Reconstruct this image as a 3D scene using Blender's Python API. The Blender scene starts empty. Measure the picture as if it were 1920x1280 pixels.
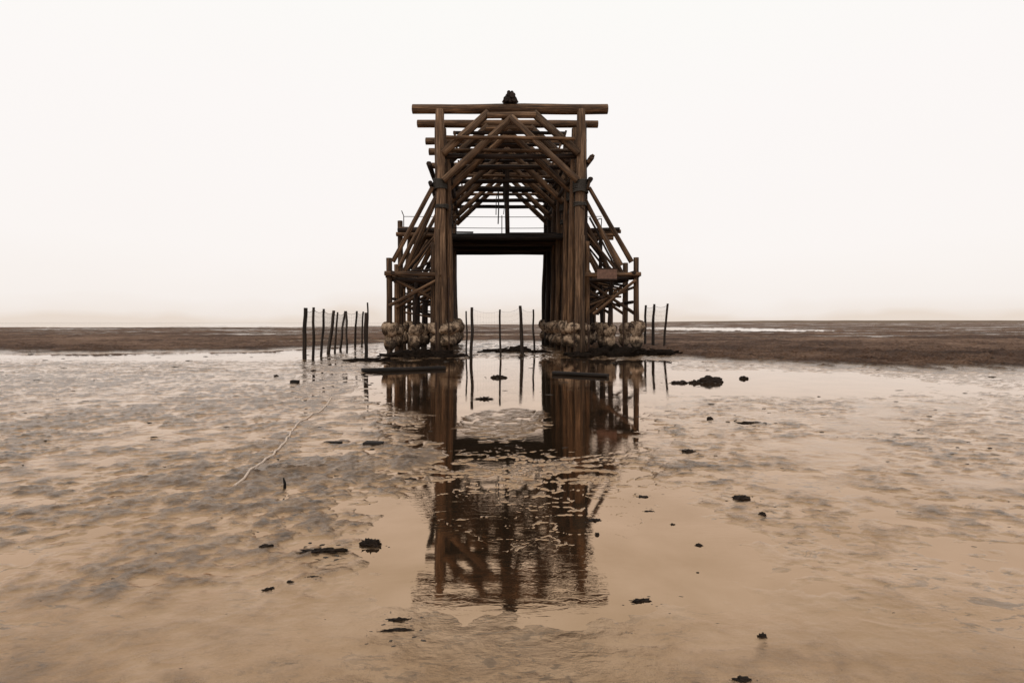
import bpy, math, random
import numpy as np
from mathutils import Vector, Matrix
random.seed(11)
C = bpy.context.scene.collection
R = math.radians
F = 1100.0; HZ = 604.0; EYE = 1.5; D0 = 27.5          # focal length in photo pixels, horizon row, eye height, front of tower

def P(px, py, D):                                       # photo measurement at a known distance -> metres
    return Vector(((px - 960) * D / F, D, EYE - (py - HZ) * D / F))
def G(px, py, z=0.0):                                   # ... of a point standing on the ground
    D = (EYE - z) * F / (py - HZ)
    return Vector(((px - 960) * D / F, D, z))

# ------------------------------------------------------------------ noise for the terrain
def perlin(x, y, seed=0):
    xi = np.floor(x).astype(np.int64); yi = np.floor(y).astype(np.int64)
    xf = x - xi; yf = y - yi
    def g(ix, iy, dx, dy):
        h = (ix * 374761393 + iy * 668265263 + seed * 982451653) & 0xffffffff
        h = ((h ^ (h >> 13)) * 1274126177) & 0xffffffff
        a = ((h ^ (h >> 16)) & 0xffff) / 65536.0 * 2 * np.pi
        return np.cos(a) * dx + np.sin(a) * dy
    u = xf * xf * xf * (xf * (xf * 6 - 15) + 10); v = yf * yf * yf * (yf * (yf * 6 - 15) + 10)
    a = g(xi, yi, xf, yf); b = g(xi + 1, yi, xf - 1, yf)
    c = g(xi, yi + 1, xf, yf - 1); d = g(xi + 1, yi + 1, xf - 1, yf - 1)
    return (a + u * (b - a)) * (1 - v) + (c + u * (d - c)) * v * 1.0
def fbm(x, y, o=4, seed=0):
    s = 0; a = 1.0; t = 0
    for k in range(o):
        s = s + a * perlin(x * 2 ** k + 13.7 * k, y * 2 ** k - 7.3 * k, seed + k); t += a; a *= .5
    return s / t * 1.6
def sstep(a, b, x):
    t = np.clip((x - a) / (b - a), 0, 1); return t * t * (3 - 2 * t)

# ------------------------------------------------------------------ node helpers
def new_mat(name):
    m = bpy.data.materials.new(name); m.use_nodes = True
    nt = m.node_tree; b = nt.nodes['Principled BSDF']
    return m, nt, b
def N(nt, t, **kw):
    n = nt.nodes.new(t)
    for k, v in kw.items():
        if k.startswith('i_'): n.inputs[k[2:].replace('_', ' ')].default_value = v
        else: setattr(n, k, v)
    return n
def ramp(nt, src, stops):
    r = nt.nodes.new('ShaderNodeValToRGB'); cr = r.color_ramp
    while len(cr.elements) < len(stops): cr.elements.new(.5)
    for e, (p, c) in zip(cr.elements, stops):
        e.position = p; e.color = (c[0], c[1], c[2], 1) if not isinstance(c, (int, float)) else (c, c, c, 1)
    nt.links.new(src, r.inputs['Fac']); return r
def noise(nt, vec, scale, detail=4, rough=.55, dist=0.0):
    n = N(nt, 'ShaderNodeTexNoise'); n.inputs['Scale'].default_value = scale; n.inputs['Detail'].default_value = detail
    n.inputs['Roughness'].default_value = rough; n.inputs['Distortion'].default_value = dist
    nt.links.new(vec, n.inputs['Vector']); return n.outputs['Fac']
def mapping(nt, vec, scale):
    m = N(nt, 'ShaderNodeMapping'); m.inputs['Scale'].default_value = scale; nt.links.new(vec, m.inputs['Vector']); return m.outputs['Vector']
def math_(nt, op, a, b=None, clamp=False):
    m = N(nt, 'ShaderNodeMath', operation=op); m.use_clamp = clamp
    for i, s in enumerate((a, b)):
        if s is None: continue
        if isinstance(s, (int, float)): m.inputs[i].default_value = s
        else: nt.links.new(s, m.inputs[i])
    return m.outputs[0]
def mixc(nt, f, a, b, mode='MIX'):
    m = N(nt, 'ShaderNodeMix', data_type='RGBA', blend_type=mode)
    for i, s in ((0, f), (6, a), (7, b)):
        if isinstance(s, (int, float)): m.inputs[i].default_value = s
        elif isinstance(s, tuple): m.inputs[i].default_value = (*s, 1)
        else: nt.links.new(s, m.inputs[i])
    return m.outputs[2]
def bump(nt, h, strength, dist, prev=None):
    b = N(nt, 'ShaderNodeBump'); b.inputs['Strength'].default_value = strength; b.inputs['Distance'].default_value = dist
    nt.links.new(h, b.inputs['Height'])
    if prev is not None: nt.links.new(prev, b.inputs['Normal'])
    return b.outputs['Normal']

def wood_mat(name, dark, mid, light, stain=True, rough=.75):
    m, nt, b = new_mat(name)
    uv = N(nt, 'ShaderNodeUVMap').outputs['UV']
    oi = N(nt, 'ShaderNodeObjectInfo')
    grain = noise(nt, mapping(nt, uv, (16, .9, 1)), 1.0, 6, .62, .4)
    fine = noise(nt, mapping(nt, uv, (60, 2.2, 1)), 1.0, 4, .6)
    patch = noise(nt, mapping(nt, uv, (1.6, .55, 1)), 1.0, 4, .6)
    crack = ramp(nt, noise(nt, mapping(nt, uv, (22, .45, 1)), 1.0, 3, .5, .8), [(.40, 0.0), (.47, 1.0)])
    g = math_(nt, 'ADD', math_(nt, 'MULTIPLY', grain, .55), math_(nt, 'MULTIPLY', patch, .45))
    col = ramp(nt, g, [(.34, dark), (.5, mid), (.66, light)]).outputs['Color']
    tone = math_(nt, 'ADD', math_(nt, 'MULTIPLY', oi.outputs['Random'], .95), .5)
    col = mixc(nt, 1.0, col, tone, 'MULTIPLY')
    col = mixc(nt, .8, col, mixc(nt, crack.outputs['Color'], (.22, .2, .2), (1, 1, 1)), 'MULTIPLY')
    if stain:                                            # weed and mud stain up to the tide mark
        z = N(nt, 'ShaderNodeSeparateXYZ'); geo = N(nt, 'ShaderNodeNewGeometry'); nt.links.new(geo.outputs['Position'], z.inputs[0])
        zz = math_(nt, 'ADD', z.outputs['Z'], math_(nt, 'MULTIPLY', patch, .9))
        wetf = ramp(nt, math_(nt, 'MULTIPLY', zz, .25), [(.2, 1.0), (.62, 0.0)]).outputs['Color']
        col = mixc(nt, math_(nt, 'MULTIPLY', wetf, .6), col, (.016, .012, .009))
    nt.links.new(col, b.inputs['Base Color'])
    b.inputs['Roughness'].default_value = rough
    b.inputs['Specular IOR Level'].default_value = .25
    hgt = math_(nt, 'ADD', math_(nt, 'ADD', math_(nt, 'MULTIPLY', grain, .6), math_(nt, 'MULTIPLY', fine, .3)), math_(nt, 'MULTIPLY', crack.outputs['Color'], .6))
    nt.links.new(bump(nt, hgt, .7, .03), b.inputs['Normal'])
    return m
WOOD = wood_mat('weathered_timber', (.018, .010, .006), (.085, .046, .024), (.23, .128, .066))
WOODL = wood_mat('highlighted_timber', (.026, .015, .009), (.135, .077, .043), (.36, .225, .135))  # lighter copy for the front bent; its highlights are painted into the colour
WOODD = wood_mat('dark_timber', (.008, .005, .004), (.022, .012, .008), (.05, .028, .017))
STAKE = wood_mat('stake_wood', (.012, .008, .006), (.028, .017, .011), (.06, .036, .023))
DRIFT = wood_mat('soaked_driftwood', (.005, .004, .003), (.014, .010, .008), (.030, .019, .013), stain=False, rough=.85)

def plain(name, c, rough, spec=.3, metal=0.0, vary=.5, sc=6.0, bd=.02):
    m, nt, b = new_mat(name)
    tc = N(nt, 'ShaderNodeTexCoord').outputs['Object']
    n1 = noise(nt, tc, sc, 6, .62); n2 = noise(nt, tc, sc * 6, 4, .6)
    k = math_(nt, 'ADD', math_(nt, 'MULTIPLY', n1, .7), math_(nt, 'MULTIPLY', n2, .3))
    lo = tuple(v * (1 - vary) for v in c); hi = tuple(min(1, v * (1 + vary)) for v in c)
    nt.links.new(ramp(nt, k, [(.35, lo), (.65, hi)]).outputs['Color'], b.inputs['Base Color'])
    b.inputs['Roughness'].default_value = rough; b.inputs['Specular IOR Level'].default_value = spec; b.inputs['Metallic'].default_value = metal
    nt.links.new(bump(nt, k, .8, bd), b.inputs['Normal'])
    return m
MUDLUMP = plain('dark_wet_mud', (.018, .011, .007), .6, .14, 0, .7, 22, .03)
HEAPM = plain('black_mud', (.010, .0065, .0045), .9, .05, 0, .6, 9, .05)
IRON = plain('rusty_iron', (.035, .018, .011), .7, .3, .3, .5, 20, .01)
CABLE = plain('old_cable', (.04, .035, .03), .7, .2, 0, .3, 20, .005)
NETM = plain('net_cord', (.12, .10, .085), .8, .1, 0, .3, 20, .002)
ROPEM = plain('pale_rope', (.52, .41, .33), .7, .2, 0, .25, 40, .006)
BOARDM = plain('painted_board', (.13, .072, .052), .7, .25, 0, .4, 9, .01)
SHELL = plain('specks', (.03, .022, .016), .6, .3, 0, .6, 12, .005)

def concrete_mat():
    m, nt, b = new_mat('rough_concrete')
    tc = N(nt, 'ShaderNodeTexCoord').outputs['Object']
    n1 = noise(nt, tc, 3.2, 6, .65); n2 = noise(nt, tc, 17, 5, .65)
    k = math_(nt, 'ADD', math_(nt, 'MULTIPLY', n1, .65), math_(nt, 'MULTIPLY', n2, .35))
    col = ramp(nt, k, [(.41, (.02, .012, .009)), (.475, (.11, .073, .048)), (.545, (.31, .22, .15)), (.67, (.52, .39, .285))]).outputs['Color']  # stains, plus shadow on the lumps painted in as dark patches
    z = N(nt, 'ShaderNodeSeparateXYZ'); geo = N(nt, 'ShaderNodeNewGeometry'); nt.links.new(geo.outputs['Position'], z.inputs[0])
    zz = math_(nt, 'ADD', z.outputs['Z'], math_(nt, 'MULTIPLY', n1, .5))
    mud = ramp(nt, zz, [(.62, 1.0), (.95, 0.0)]).outputs['Color']   # mud line at the foot
    col = mixc(nt, math_(nt, 'MULTIPLY', mud, .9), col, (.02, .015, .011))
    nt.links.new(col, b.inputs['Base Color']); b.inputs['Roughness'].default_value = .85; b.inputs['Specular IOR Level'].default_value = .2
    nt.links.new(bump(nt, k, 1.0, .045), b.inputs['Normal'])
    return m
CONC = concrete_mat()

# ------------------------------------------------------------------ mesh helpers
class MB:
    def __init__(s): s.v = []; s.f = []; s.uv = []
    def log(s, p0, p1, r0, r1=None, n=10, wob=.02, lump=.06, square=0.0, segs=None, cap=True, seed=None):
        rng = random.Random(seed if seed is not None else random.random())
        p0 = Vector(p0); p1 = Vector(p1); r1 = r0 if r1 is None else r1
        L = (p1 - p0).length; ax = (p1 - p0) / L
        ref = Vector((0, 1, 0)) if abs(ax.y) < .8 else Vector((1, 0, 0))
        a = ax.cross(ref).normalized(); b = ax.cross(a).normalized()
        if segs is None: segs = max(2, min(14, int(L / .6)))
        ph = [rng.uniform(0, 6.28) for _ in range(6)]
        base = len(s.v); v0 = rng.uniform(0, 40); u0 = rng.uniform(0, 10)
        ts = [0, .012 / max(L, .1)] + [k / segs for k in range(1, segs)] + [1 - .012 / max(L, .1), 1]
        rows = len(ts); per = 2 * math.pi * (r0 + r1) / 2
        angj = [rng.uniform(-.25, .25) * lump * 4 for _ in range(n)]
        for q, t in enumerate(ts):
            r = r0 + (r1 - r0) * t
            if q in (0, rows - 1): r *= .93
            w = math.sin(math.pi * t)
            ox = wob * L * .12 * (math.sin(t * 5 + ph[0]) * w + .5 * math.sin(t * 11 + ph[1]) * w)
            oy = wob * L * .12 * (math.sin(t * 4 + ph[2]) * w + .5 * math.sin(t * 13 + ph[3]) * w)
            c = p0 + ax * (L * t) + a * ox + b * oy
            for k in range(n):
                th = 2 * math.pi * k / n + math.pi / 4 + angj[k] * .3
                rr = r * (1 + lump * math.sin(2 * th + ph[4] + t * L * .7) + lump * .6 * math.sin(3 * th + ph[5] - t * L * 1.3) + lump * .35 * rng.uniform(-1, 1))
                if square:
                    cs, sn = abs(math.cos(th)), abs(math.sin(th))
                    rr *= (1 - square) + square * min(1.28, .92 / max(cs, sn))
                s.v.append(c + a * (rr * math.cos(th)) + b * (rr * math.sin(th)))
        for q in range(rows - 1):
            for k in range(n):
                k2 = (k + 1) % n
                s.f.append((base + q * n + k, base + q * n + k2, base + (q + 1) * n + k2, base + (q + 1) * n + k))
                ua = u0 + per * k / n; ub = u0 + per * (k + 1) / n; va = v0 + L * ts[q]; vb = v0 + L * ts[q + 1]
                s.uv += [(ua, va), (ub, va), (ub, vb), (ua, vb)]
        if cap:
            s.f.append(tuple(base + k for k in reversed(range(n)))); s.uv += [(u0 + .3 * math.cos(k), v0 + .3 * math.sin(k)) for k in range(n)]
            s.f.append(tuple(base + (rows - 1) * n + k for k in range(n))); s.uv += [(u0 + .3 * math.cos(k), v0 + .3 * math.sin(k)) for k in range(n)]
        return s
    def box(s, c, sx, sy, sz, rz=0, j=0.0, ry=0):
        c = Vector(c); M = Matrix.Rotation(rz, 3, 'Z') @ Matrix.Rotation(ry, 3, 'Y'); b = len(s.v)
        for dx in (-.5, .5):
            for dy in (-.5, .5):
                for dz in (-.5, .5):
                    s.v.append(c + M @ Vector((dx * sx + random.uniform(-j, j), dy * sy + random.uniform(-j, j), dz * sz + random.uniform(-j, j))))
        u0 = random.uniform(0, 9)
        for q in ((0, 1, 3, 2), (4, 6, 7, 5), (0, 4, 5, 1), (2, 3, 7, 6), (0, 2, 6, 4), (1, 5, 7, 3)):
            s.f.append(tuple(b + i for i in q))
            m = max(sx, sy, sz)
            for i in q:
                v = ((i >> 2) & 1, (i >> 1) & 1, i & 1); d = (v[0] * sx, v[1] * sy, v[2] * sz)
                l = d[0] if m == sx else (d[1] if m == sy else d[2]); o = sum(d) - l
                s.uv.append((u0 + o, u0 + l))
        return s
    def tube(s, pts, r, n=6):
        for a, b in zip(pts[:-1], pts[1:]): s.log(a, b, r, r, n=n, wob=0, lump=0, segs=1)
        return s
    def build(s, name, mat, parent=None, origin=None, smooth=True, bevel=0.0):
        me = bpy.data.meshes.new(name)
        o = bpy.data.objects.new(name, me); C.objects.link(o)
        off = Vector((0, 0, 0))
        if parent is not None:
            o.parent = parent
            q = parent
            while q: off = off + q.location; q = q.parent
        loc = Vector(origin) if origin is not None else (off if parent is not None else Vector((sum(v.x for v in s.v) / len(s.v), sum(v.y for v in s.v) / len(s.v), min(v.z for v in s.v))))
        o.location = loc - off
        me.from_pydata([tuple(v - loc) for v in s.v], [], s.f)
        if s.uv:
            uvl = me.uv_layers.new(name='UVMap'); uvl.data.foreach_set('uv', [x for p in s.uv for x in p])
        if smooth: me.polygons.foreach_set('use_smooth', [len(p.vertices) <= 4 for p in me.polygons])
        me.materials.append(mat); me.update()
        if bevel:
            bv = o.modifiers.new('edge', 'BEVEL'); bv.width = bevel; bv.segments = 2
        return o

def tag(o, label, cat, group=None):
    o['label'] = label; o['category'] = cat
    if group: o['group'] = group
    return o
def empty(name, loc):
    o = bpy.data.objects.new(name, None); C.objects.link(o); o.location = loc; o.empty_display_size = .3; return o
def struct(o, kind='structure'):
    o['kind'] = kind; return o

def blob(center, rx, ry, rz, seed, amp=.35, sub=4, cut=-.35, freq=1.7, mat=MUDLUMP, name='mud_clod', rot=0.0, mb=None):
    """a rough clod: noisy ellipsoid sunk a little into the ground"""
    import bmesh
    bm = bmesh.new(); bmesh.ops.create_icosphere(bm, subdivisions=sub, radius=1)
    V = np.array([v.co[:] for v in bm.verts])
    n = fbm(V[:, 0] * freq + seed * 3.1 + V[:, 2] * .7, V[:, 1] * freq - seed * 1.7 + V[:, 2] * 1.3, 4, seed)
    V = V * (1 + amp * n * 1.6)[:, None]
    V[:, 2] = np.maximum(V[:, 2], cut)
    V = V * np.array([rx, ry, rz])
    c, s_ = math.cos(rot), math.sin(rot)
    V = np.stack([V[:, 0] * c - V[:, 1] * s_, V[:, 0] * s_ + V[:, 1] * c, V[:, 2]], 1)
    faces = [tuple(v.index for v in f.verts) for f in bm.faces]; bm.free()
    if mb is not None:
        b = len(mb.v); mb.v += [Vector(center) + Vector(v) for v in V]; mb.f += [tuple(b + i for i in f) for f in faces]; return
    me = bpy.data.meshes.new(name); me.from_pydata([tuple(v) for v in V], [], faces)
    me.polygons.foreach_set('use_smooth', [True] * len(faces)); me.materials.append(mat); me.update()
    o = bpy.data.objects.new(name, me); C.objects.link(o); o.location = center
    return o

# ------------------------------------------------------------------ THE SETTING: mudflat, water, far shore
EX = [-80, -30, -20, -13.4, -11.7, -9.5, -6, -2, 1.5, 3.2, 4.3, 5.6, 9, 14, 30, 90]
EY = [34, 29, 28.5, 30.5, 34.5, 39, 44, 47, 46, 38, 29.5, 25.6, 20.4, 18.4, 19, 26]
def ground_h(x, y):
    px = 960 + F * x / np.maximum(y, .5)
    big = fbm(x * .23, y * .23, 3, 5); med = fbm(x * .9, y * .9, 4, 21); sm = fbm(x * 2.6, y * 3.0, 4, 33)
    pits = fbm(x * 1.5 + 4, y * 1.7, 3, 51); fine = fbm(x * 6.5, y * 7.5, 3, 61)
    rid = 1 - np.abs(fbm(x * 2.2 + .6 * med, y * 4.2 + .6 * sm, 4, 81)) * 3.2      # thin winding wrinkles
    h = -.004 + .006 * big + .008 * med + .006 * sm
    # bumpy trodden mud on the left of the channel
    edge = np.interp(y, [0, 3, 5, 7, 9, 12, 16, 20, 26], [-1.4, -.95, -.82, -.80, -1.05, -1.9, -3.1, -4.2, -6])
    left = sstep(.3, -.5, x - edge - .3 * med) * sstep(2.5, 3.6, y + .5 * med) * sstep(27, 20, y) * (.55 + .45 * sstep(3.5, 5.5, y))
    ridge_l = np.exp(-((y - 6.1 - .42 * (x + 1.6) + .25 * med) / .22) ** 2) * sstep(-4.2, -1.6, x) * sstep(-.7, -1.1, x)
    h = h * (1 - left) + left * (.0060 + .021 * sm + .022 * np.minimum(pits, .3) + .032 * fine * sstep(-.35, .15, big + .6 * pits) + .010 * np.clip(rid, -.6, 1) + .012 * big + .006 * big + .02 * ridge_l)
    right = sstep(.2, .9, x - np.interp(y, [0, 3, 6, 9, 14, 22], [1.6, 1.0, .75, 1.5, 3.0, 5.5])) * sstep(2.6, 3.8, y + .4 * med) * (.55 + .45 * sstep(3.5, 5.5, y))
    patch = sstep(.0, .5, fbm(x * .7, y * .6, 3, 97) + .40)
    h = h * (1 - right) + right * (.0012 + .011 * pits * patch + .016 * sm * patch + .017 * fine * patch + .011 * np.clip(rid, -1, 1) * patch + .004 * big)
    def ell(cx, cy, rx, ry, soft=.35): return sstep(1 + soft, 1 - soft, np.sqrt(((x - cx) / rx) ** 2 + ((y - cy) / ry) ** 2) + .22 * med + .08 * sm)
    pool = np.maximum(ell(.1, 18.5, 3.9, 8.0), ell(.3, 10.5, 1.6, 4.2))
    pool = np.maximum(pool, ell(.15, 5.0, 1.25, 2.05, .3) * .35)
    pool = np.maximum(pool, ell(-9.2, 27.5, 3.6, 4.5) * .7)
    pool = np.maximum(pool, ell(-15, 26.5, 6, 3.2) * .8)
    pool = np.maximum(pool, ell(6.5, 15, 4.0, 3.2) * .6)
    h = h * (1 - pool) - .022 * pool
    bar = ell(-.12, 9.0, .80, 1.5, .35)
    h = h + bar * (.0235 + .012 * sm + .014 * fine + .004 * np.clip(rid, -1, 1))
    wr = np.maximum(ell(.35, 6.6, 1.35, 1.3, .5), ell(.15, 3.05, .8, .12, .6) * .0)
    wr = np.maximum(wr, ell(1.2, 9.0, 1.3, 2.0, .4) * .45)
    h = h + wr * (.0050 + .011 * np.clip(rid, -1, 1) + .008 * fine)
    scat = ell(.2, 5.2, 1.1, 1.6, .3)
    h = h + scat * sstep(.70, .98, rid) * .0135
    apron = sstep(22.6, 24.5, y + 1.2 * med) * sstep(47, 40, y) * sstep(9.5, 7.0, np.abs(x + .6) + 1.2 * big)
    h = h + apron * (.016 + .05 * sm + .05 * med + .03 * fine)
    # foreground: fine wet sand just above the film
    fg = sstep(3.7, 2.0, y + .9 * med + .5 * sm + .25 * fine + .2 * np.exp(-((x - .15) / 1.1) ** 2))
    h = h * (1 - fg) + fg * (.0105 + .003 * med + .005 * sm + .006 * fine + .003 * np.clip(rid, -.5, 1))
    # banks behind
    e = np.interp(x, EX, EY) + 1.4 * med + 1.2 * big + 2.2 * fbm(x * .11, y * .11, 3, 123)
    k = sstep(-1.2, 4.0, y - e + 1.3 * fbm(x * 1.1, y * .8, 3, 131)); k2 = sstep(6, 55, y - e)
    rough = fbm(x * .55, y * .30, 5, 71); broad = fbm(x * .05, y * .11, 4, 73)
    bank = k * (.20 - .10 * k2 + .16 * rough * sstep(260, 30, y) + .15 * sm * sstep(70, 30, y) + .19 * broad * k2)
    h = h * (1 - k) + np.maximum(h, -.01) * k + bank
    creek = sstep(1.25, .7, np.sqrt(((x - 44) / 15) ** 2 + ((y - 128) / 36) ** 2) + .35 * rough)
    creek = np.maximum(creek, sstep(1.2, .8, np.sqrt(((x + 4) / 8) ** 2 + ((y - 66) / 5) ** 2) + .3 * rough))
    creek = np.maximum(creek, sstep(1.2, .8, np.sqrt(((x + 13.5) / 5.5) ** 2 + ((y - 45) / 3.4) ** 2) + .3 * rough) * .9)
    h = h - creek * .45
    seaD = np.interp(px, [300, 640, 760, 870, 1010, 1030, 1050], [165, 175, 240, 380, 420, 900, 9000])
    sea = sstep(0, .12, y / seaD - 1 + .05 * rough)
    h = h - sea * (.5 + h)
    bars = sstep(.15, .35, fbm(x * .02, y * .035, 3, 91)) * sea * sstep(600, 250, y)
    h = h + bars * .53
    return h

def build_ground():
    pys = np.concatenate([np.arange(1330, 700, -1.5), np.arange(700, 640, -.6), np.arange(640, 609, -.3)])
    ys = np.concatenate([[-30, -15, -8, -4, -1, .6, 1.3, 1.8], 1650.0 / (pys - HZ), np.geomspace(345, 9000, 70)])
    t = (np.arange(-420, 2341, 2.6) - 960) / F
    t = np.concatenate([[-9, -5, -3, -2, -1.6], t, [1.6, 2, 3, 5, 9]])
    Y, T = np.meshgrid(ys, t, indexing='ij')
    X = T * np.maximum(np.abs(Y), 2.2)
    Z = ground_h(X, np.maximum(Y, .1))
    nr, nc = Y.shape
    me = bpy.data.meshes.new('mudflat')
    me.vertices.add(nr * nc); me.vertices.foreach_set('co', np.stack([X, Y, Z], -1).astype(np.float32).ravel())
    i = np.arange(nr * nc).reshape(nr, nc)
    q = np.stack([i[:-1, :-1], i[:-1, 1:], i[1:, 1:], i[1:, :-1]], -1).reshape(-1, 4)
    me.loops.add(q.size); me.loops.foreach_set('vertex_index', q.ravel().astype(np.int32))
    me.polygons.add(len(q)); me.polygons.foreach_set('loop_start', np.arange(0, q.size, 4, dtype=np.int32))
    me.polygons.foreach_set('use_smooth', np.ones(len(q), bool)); me.update(calc_edges=True)
    o = bpy.data.objects.new('mudflat', me); C.objects.link(o); struct(o)
    return o

def wet_ground_mat():
    m, nt, b = new_mat('wet_mud')
    geo = N(nt, 'ShaderNodeNewGeometry'); pos = geo.outputs['Position']
    sep = N(nt, 'ShaderNodeSeparateXYZ'); nt.links.new(pos, sep.inputs[0])
    n_big = noise(nt, mapping(nt, pos, (1, 1, 0)), .55, 5, .6, .3)
    n_med = noise(nt, mapping(nt, pos, (1.0, 1.25, 0)), 2.6, 6, .62, .5)
    n_sm = noise(nt, mapping(nt, pos, (1, 1.2, 0)), 11, 6, .65)
    n_gr = noise(nt, mapping(nt, pos, (1, 1, 0)), 170, 3, .7)
    n_far = noise(nt, mapping(nt, pos, (.05, .07, 0)), 1.0, 6, .68, .6)
    k = math_(nt, 'ADD', math_(nt, 'MULTIPLY', n_big, .4), math_(nt, 'MULTIPLY', n_med, .6))
    wetc = ramp(nt, k, [(.3, (.19, .112, .056)), (.5, (.285, .172, .090)), (.7, (.37, .24, .14))]).outputs['Color']
    grain = ramp(nt, n_gr, [(.35, (.55, .52, .5)), (.65, (1.4, 1.4, 1.4))]).outputs['Color']
    wetc = mixc(nt, .75, wetc, grain, 'MULTIPLY')
    film = ramp(nt, math_(nt, 'ADD', sep.outputs['Z'], math_(nt, 'MULTIPLY', math_(nt, 'SUBTRACT', n_sm, .5), .004)), [(.001, 1.0), (.014, 0.0)]).outputs['Color']
    filmc = ramp(nt, noise(nt, mapping(nt, pos, (1, 1, 0)), 1.3, 4, .55, .3), [(.35, (.37, .243, .145)), (.65, (.455, .312, .203))]).outputs['Color']
    wetc = mixc(nt, film, wetc, filmc)
    grit = ramp(nt, noise(nt, mapping(nt, pos, (1, 1.6, 0)), 75, 4, .75), [(.60, 0.0), (.66, 1.0)]).outputs['Color']
    wetc = mixc(nt, math_(nt, 'MULTIPLY', grit, .55), wetc, (.06, .038, .022))
    # dark weed and silt streaks, with the shadows of small pits painted in
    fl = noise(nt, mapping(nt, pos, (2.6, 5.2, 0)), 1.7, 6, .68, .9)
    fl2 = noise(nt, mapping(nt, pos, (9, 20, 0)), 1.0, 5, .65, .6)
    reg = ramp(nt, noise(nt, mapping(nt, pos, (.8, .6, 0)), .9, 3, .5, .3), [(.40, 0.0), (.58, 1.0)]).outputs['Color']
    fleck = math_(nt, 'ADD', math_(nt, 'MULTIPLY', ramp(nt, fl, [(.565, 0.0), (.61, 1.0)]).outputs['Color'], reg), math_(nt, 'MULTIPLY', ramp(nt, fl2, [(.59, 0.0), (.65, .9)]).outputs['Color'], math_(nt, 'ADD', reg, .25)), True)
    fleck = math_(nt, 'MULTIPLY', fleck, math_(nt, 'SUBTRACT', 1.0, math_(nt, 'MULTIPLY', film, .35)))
    # mud a little higher than the film: darker, duller
    damp = ramp(nt, math_(nt, 'ADD', sep.outputs['Z'], math_(nt, 'MULTIPLY', math_(nt, 'SUBTRACT', n_sm, .5), .02)), [(.009, 0.0), (.017, 1.0)]).outputs['Color']
    dampc = ramp(nt, math_(nt, 'ADD', math_(nt, 'MULTIPLY', n_med, .5), math_(nt, 'MULTIPLY', n_sm, .5)), [(.38, (.042, .026, .016)), (.5, (.135, .088, .057)), (.62, (.29, .20, .13))]).outputs['Color']
    dampc = mixc(nt, .6, dampc, grain, 'MULTIPLY')
    bare = ramp(nt, math_(nt, 'ADD', sep.outputs['Z'], math_(nt, 'MULTIPLY', math_(nt, 'SUBTRACT', n_sm, .5), .07)), [(.05, 0.0), (.12, 1.0)]).outputs['Color']
    kk = math_(nt, 'ADD', math_(nt, 'MULTIPLY', n_sm, .35), math_(nt, 'ADD', math_(nt, 'MULTIPLY', n_big, .25), math_(nt, 'MULTIPLY', n_far, .4)))
    mudc = ramp(nt, kk, [(.40, (.026, .013, .008)), (.48, (.085, .044, .026)), (.55, (.19, .112, .072)), (.63, (.33, .21, .145))]).outputs['Color']
    col = mixc(nt, math_(nt, 'MULTIPLY', damp, .85), wetc, dampc)
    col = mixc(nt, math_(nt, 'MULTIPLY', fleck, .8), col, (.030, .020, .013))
    col = mixc(nt, bare, col, mudc)
    nt.links.new(col, b.inputs['Base Color'])
    patch = ramp(nt, noise(nt, mapping(nt, pos, (1.0, 1.4, 0)), 3.0, 5, .6, .6), [(.36, .70), (.6, .98)]).outputs['Color']
    met = math_(nt, 'MULTIPLY', patch, math_(nt, 'SUBTRACT', 1.0, math_(nt, 'MULTIPLY', damp, .55)), True)
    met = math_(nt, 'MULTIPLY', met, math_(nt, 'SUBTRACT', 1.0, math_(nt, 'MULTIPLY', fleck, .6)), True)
    met = math_(nt, 'MULTIPLY', met, math_(nt, 'SUBTRACT', 1.0, bare), True)
    b.inputs['Specular Tint'].default_value = (1, .90, .80, 1)
    nt.links.new(met, b.inputs['Metallic'])
    rg = math_(nt, 'ADD', math_(nt, 'ADD', .05, math_(nt, 'MULTIPLY', n_med, .10)), math_(nt, 'ADD', math_(nt, 'MULTIPLY', damp, .16), math_(nt, 'MULTIPLY', bare, .5)), True)
    nt.links.new(rg, b.inputs['Roughness'])
    nt.links.new(math_(nt, 'SUBTRACT', .35, math_(nt, 'MULTIPLY', bare, .27)), b.inputs['Specular IOR Level'])
    wr = noise(nt, mapping(nt, pos, (1.0, 2.2, 0)), 4.5, 5, .6, 1.1)
    ridge = math_(nt, 'SUBTRACT', 1.0, math_(nt, 'MULTIPLY', math_(nt, 'ABSOLUTE', math_(nt, 'SUBTRACT', wr, .5)), 7.0), True)
    sel = ramp(nt, n_big, [(.45, 0.0), (.62, 1.0)]).outputs['Color']
    hh = math_(nt, 'ADD', math_(nt, 'ADD', math_(nt, 'MULTIPLY', n_sm, .5), math_(nt, 'MULTIPLY', math_(nt, 'MULTIPLY', ridge, sel), .22)), math_(nt, 'MULTIPLY', n_gr, .09))
    b1 = bump(nt, math_(nt, 'MULTIPLY', hh, math_(nt, 'SUBTRACT', 1.0, math_(nt, 'MULTIPLY', film, .85))), .8, .026)
    b2 = bump(nt, math_(nt, 'MULTIPLY', math_(nt, 'ADD', n_sm, math_(nt, 'ADD', n_med, n_far)), bare), .9, .16, b1)
    nt.links.new(b2, b.inputs['Normal'])
    return m
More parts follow.
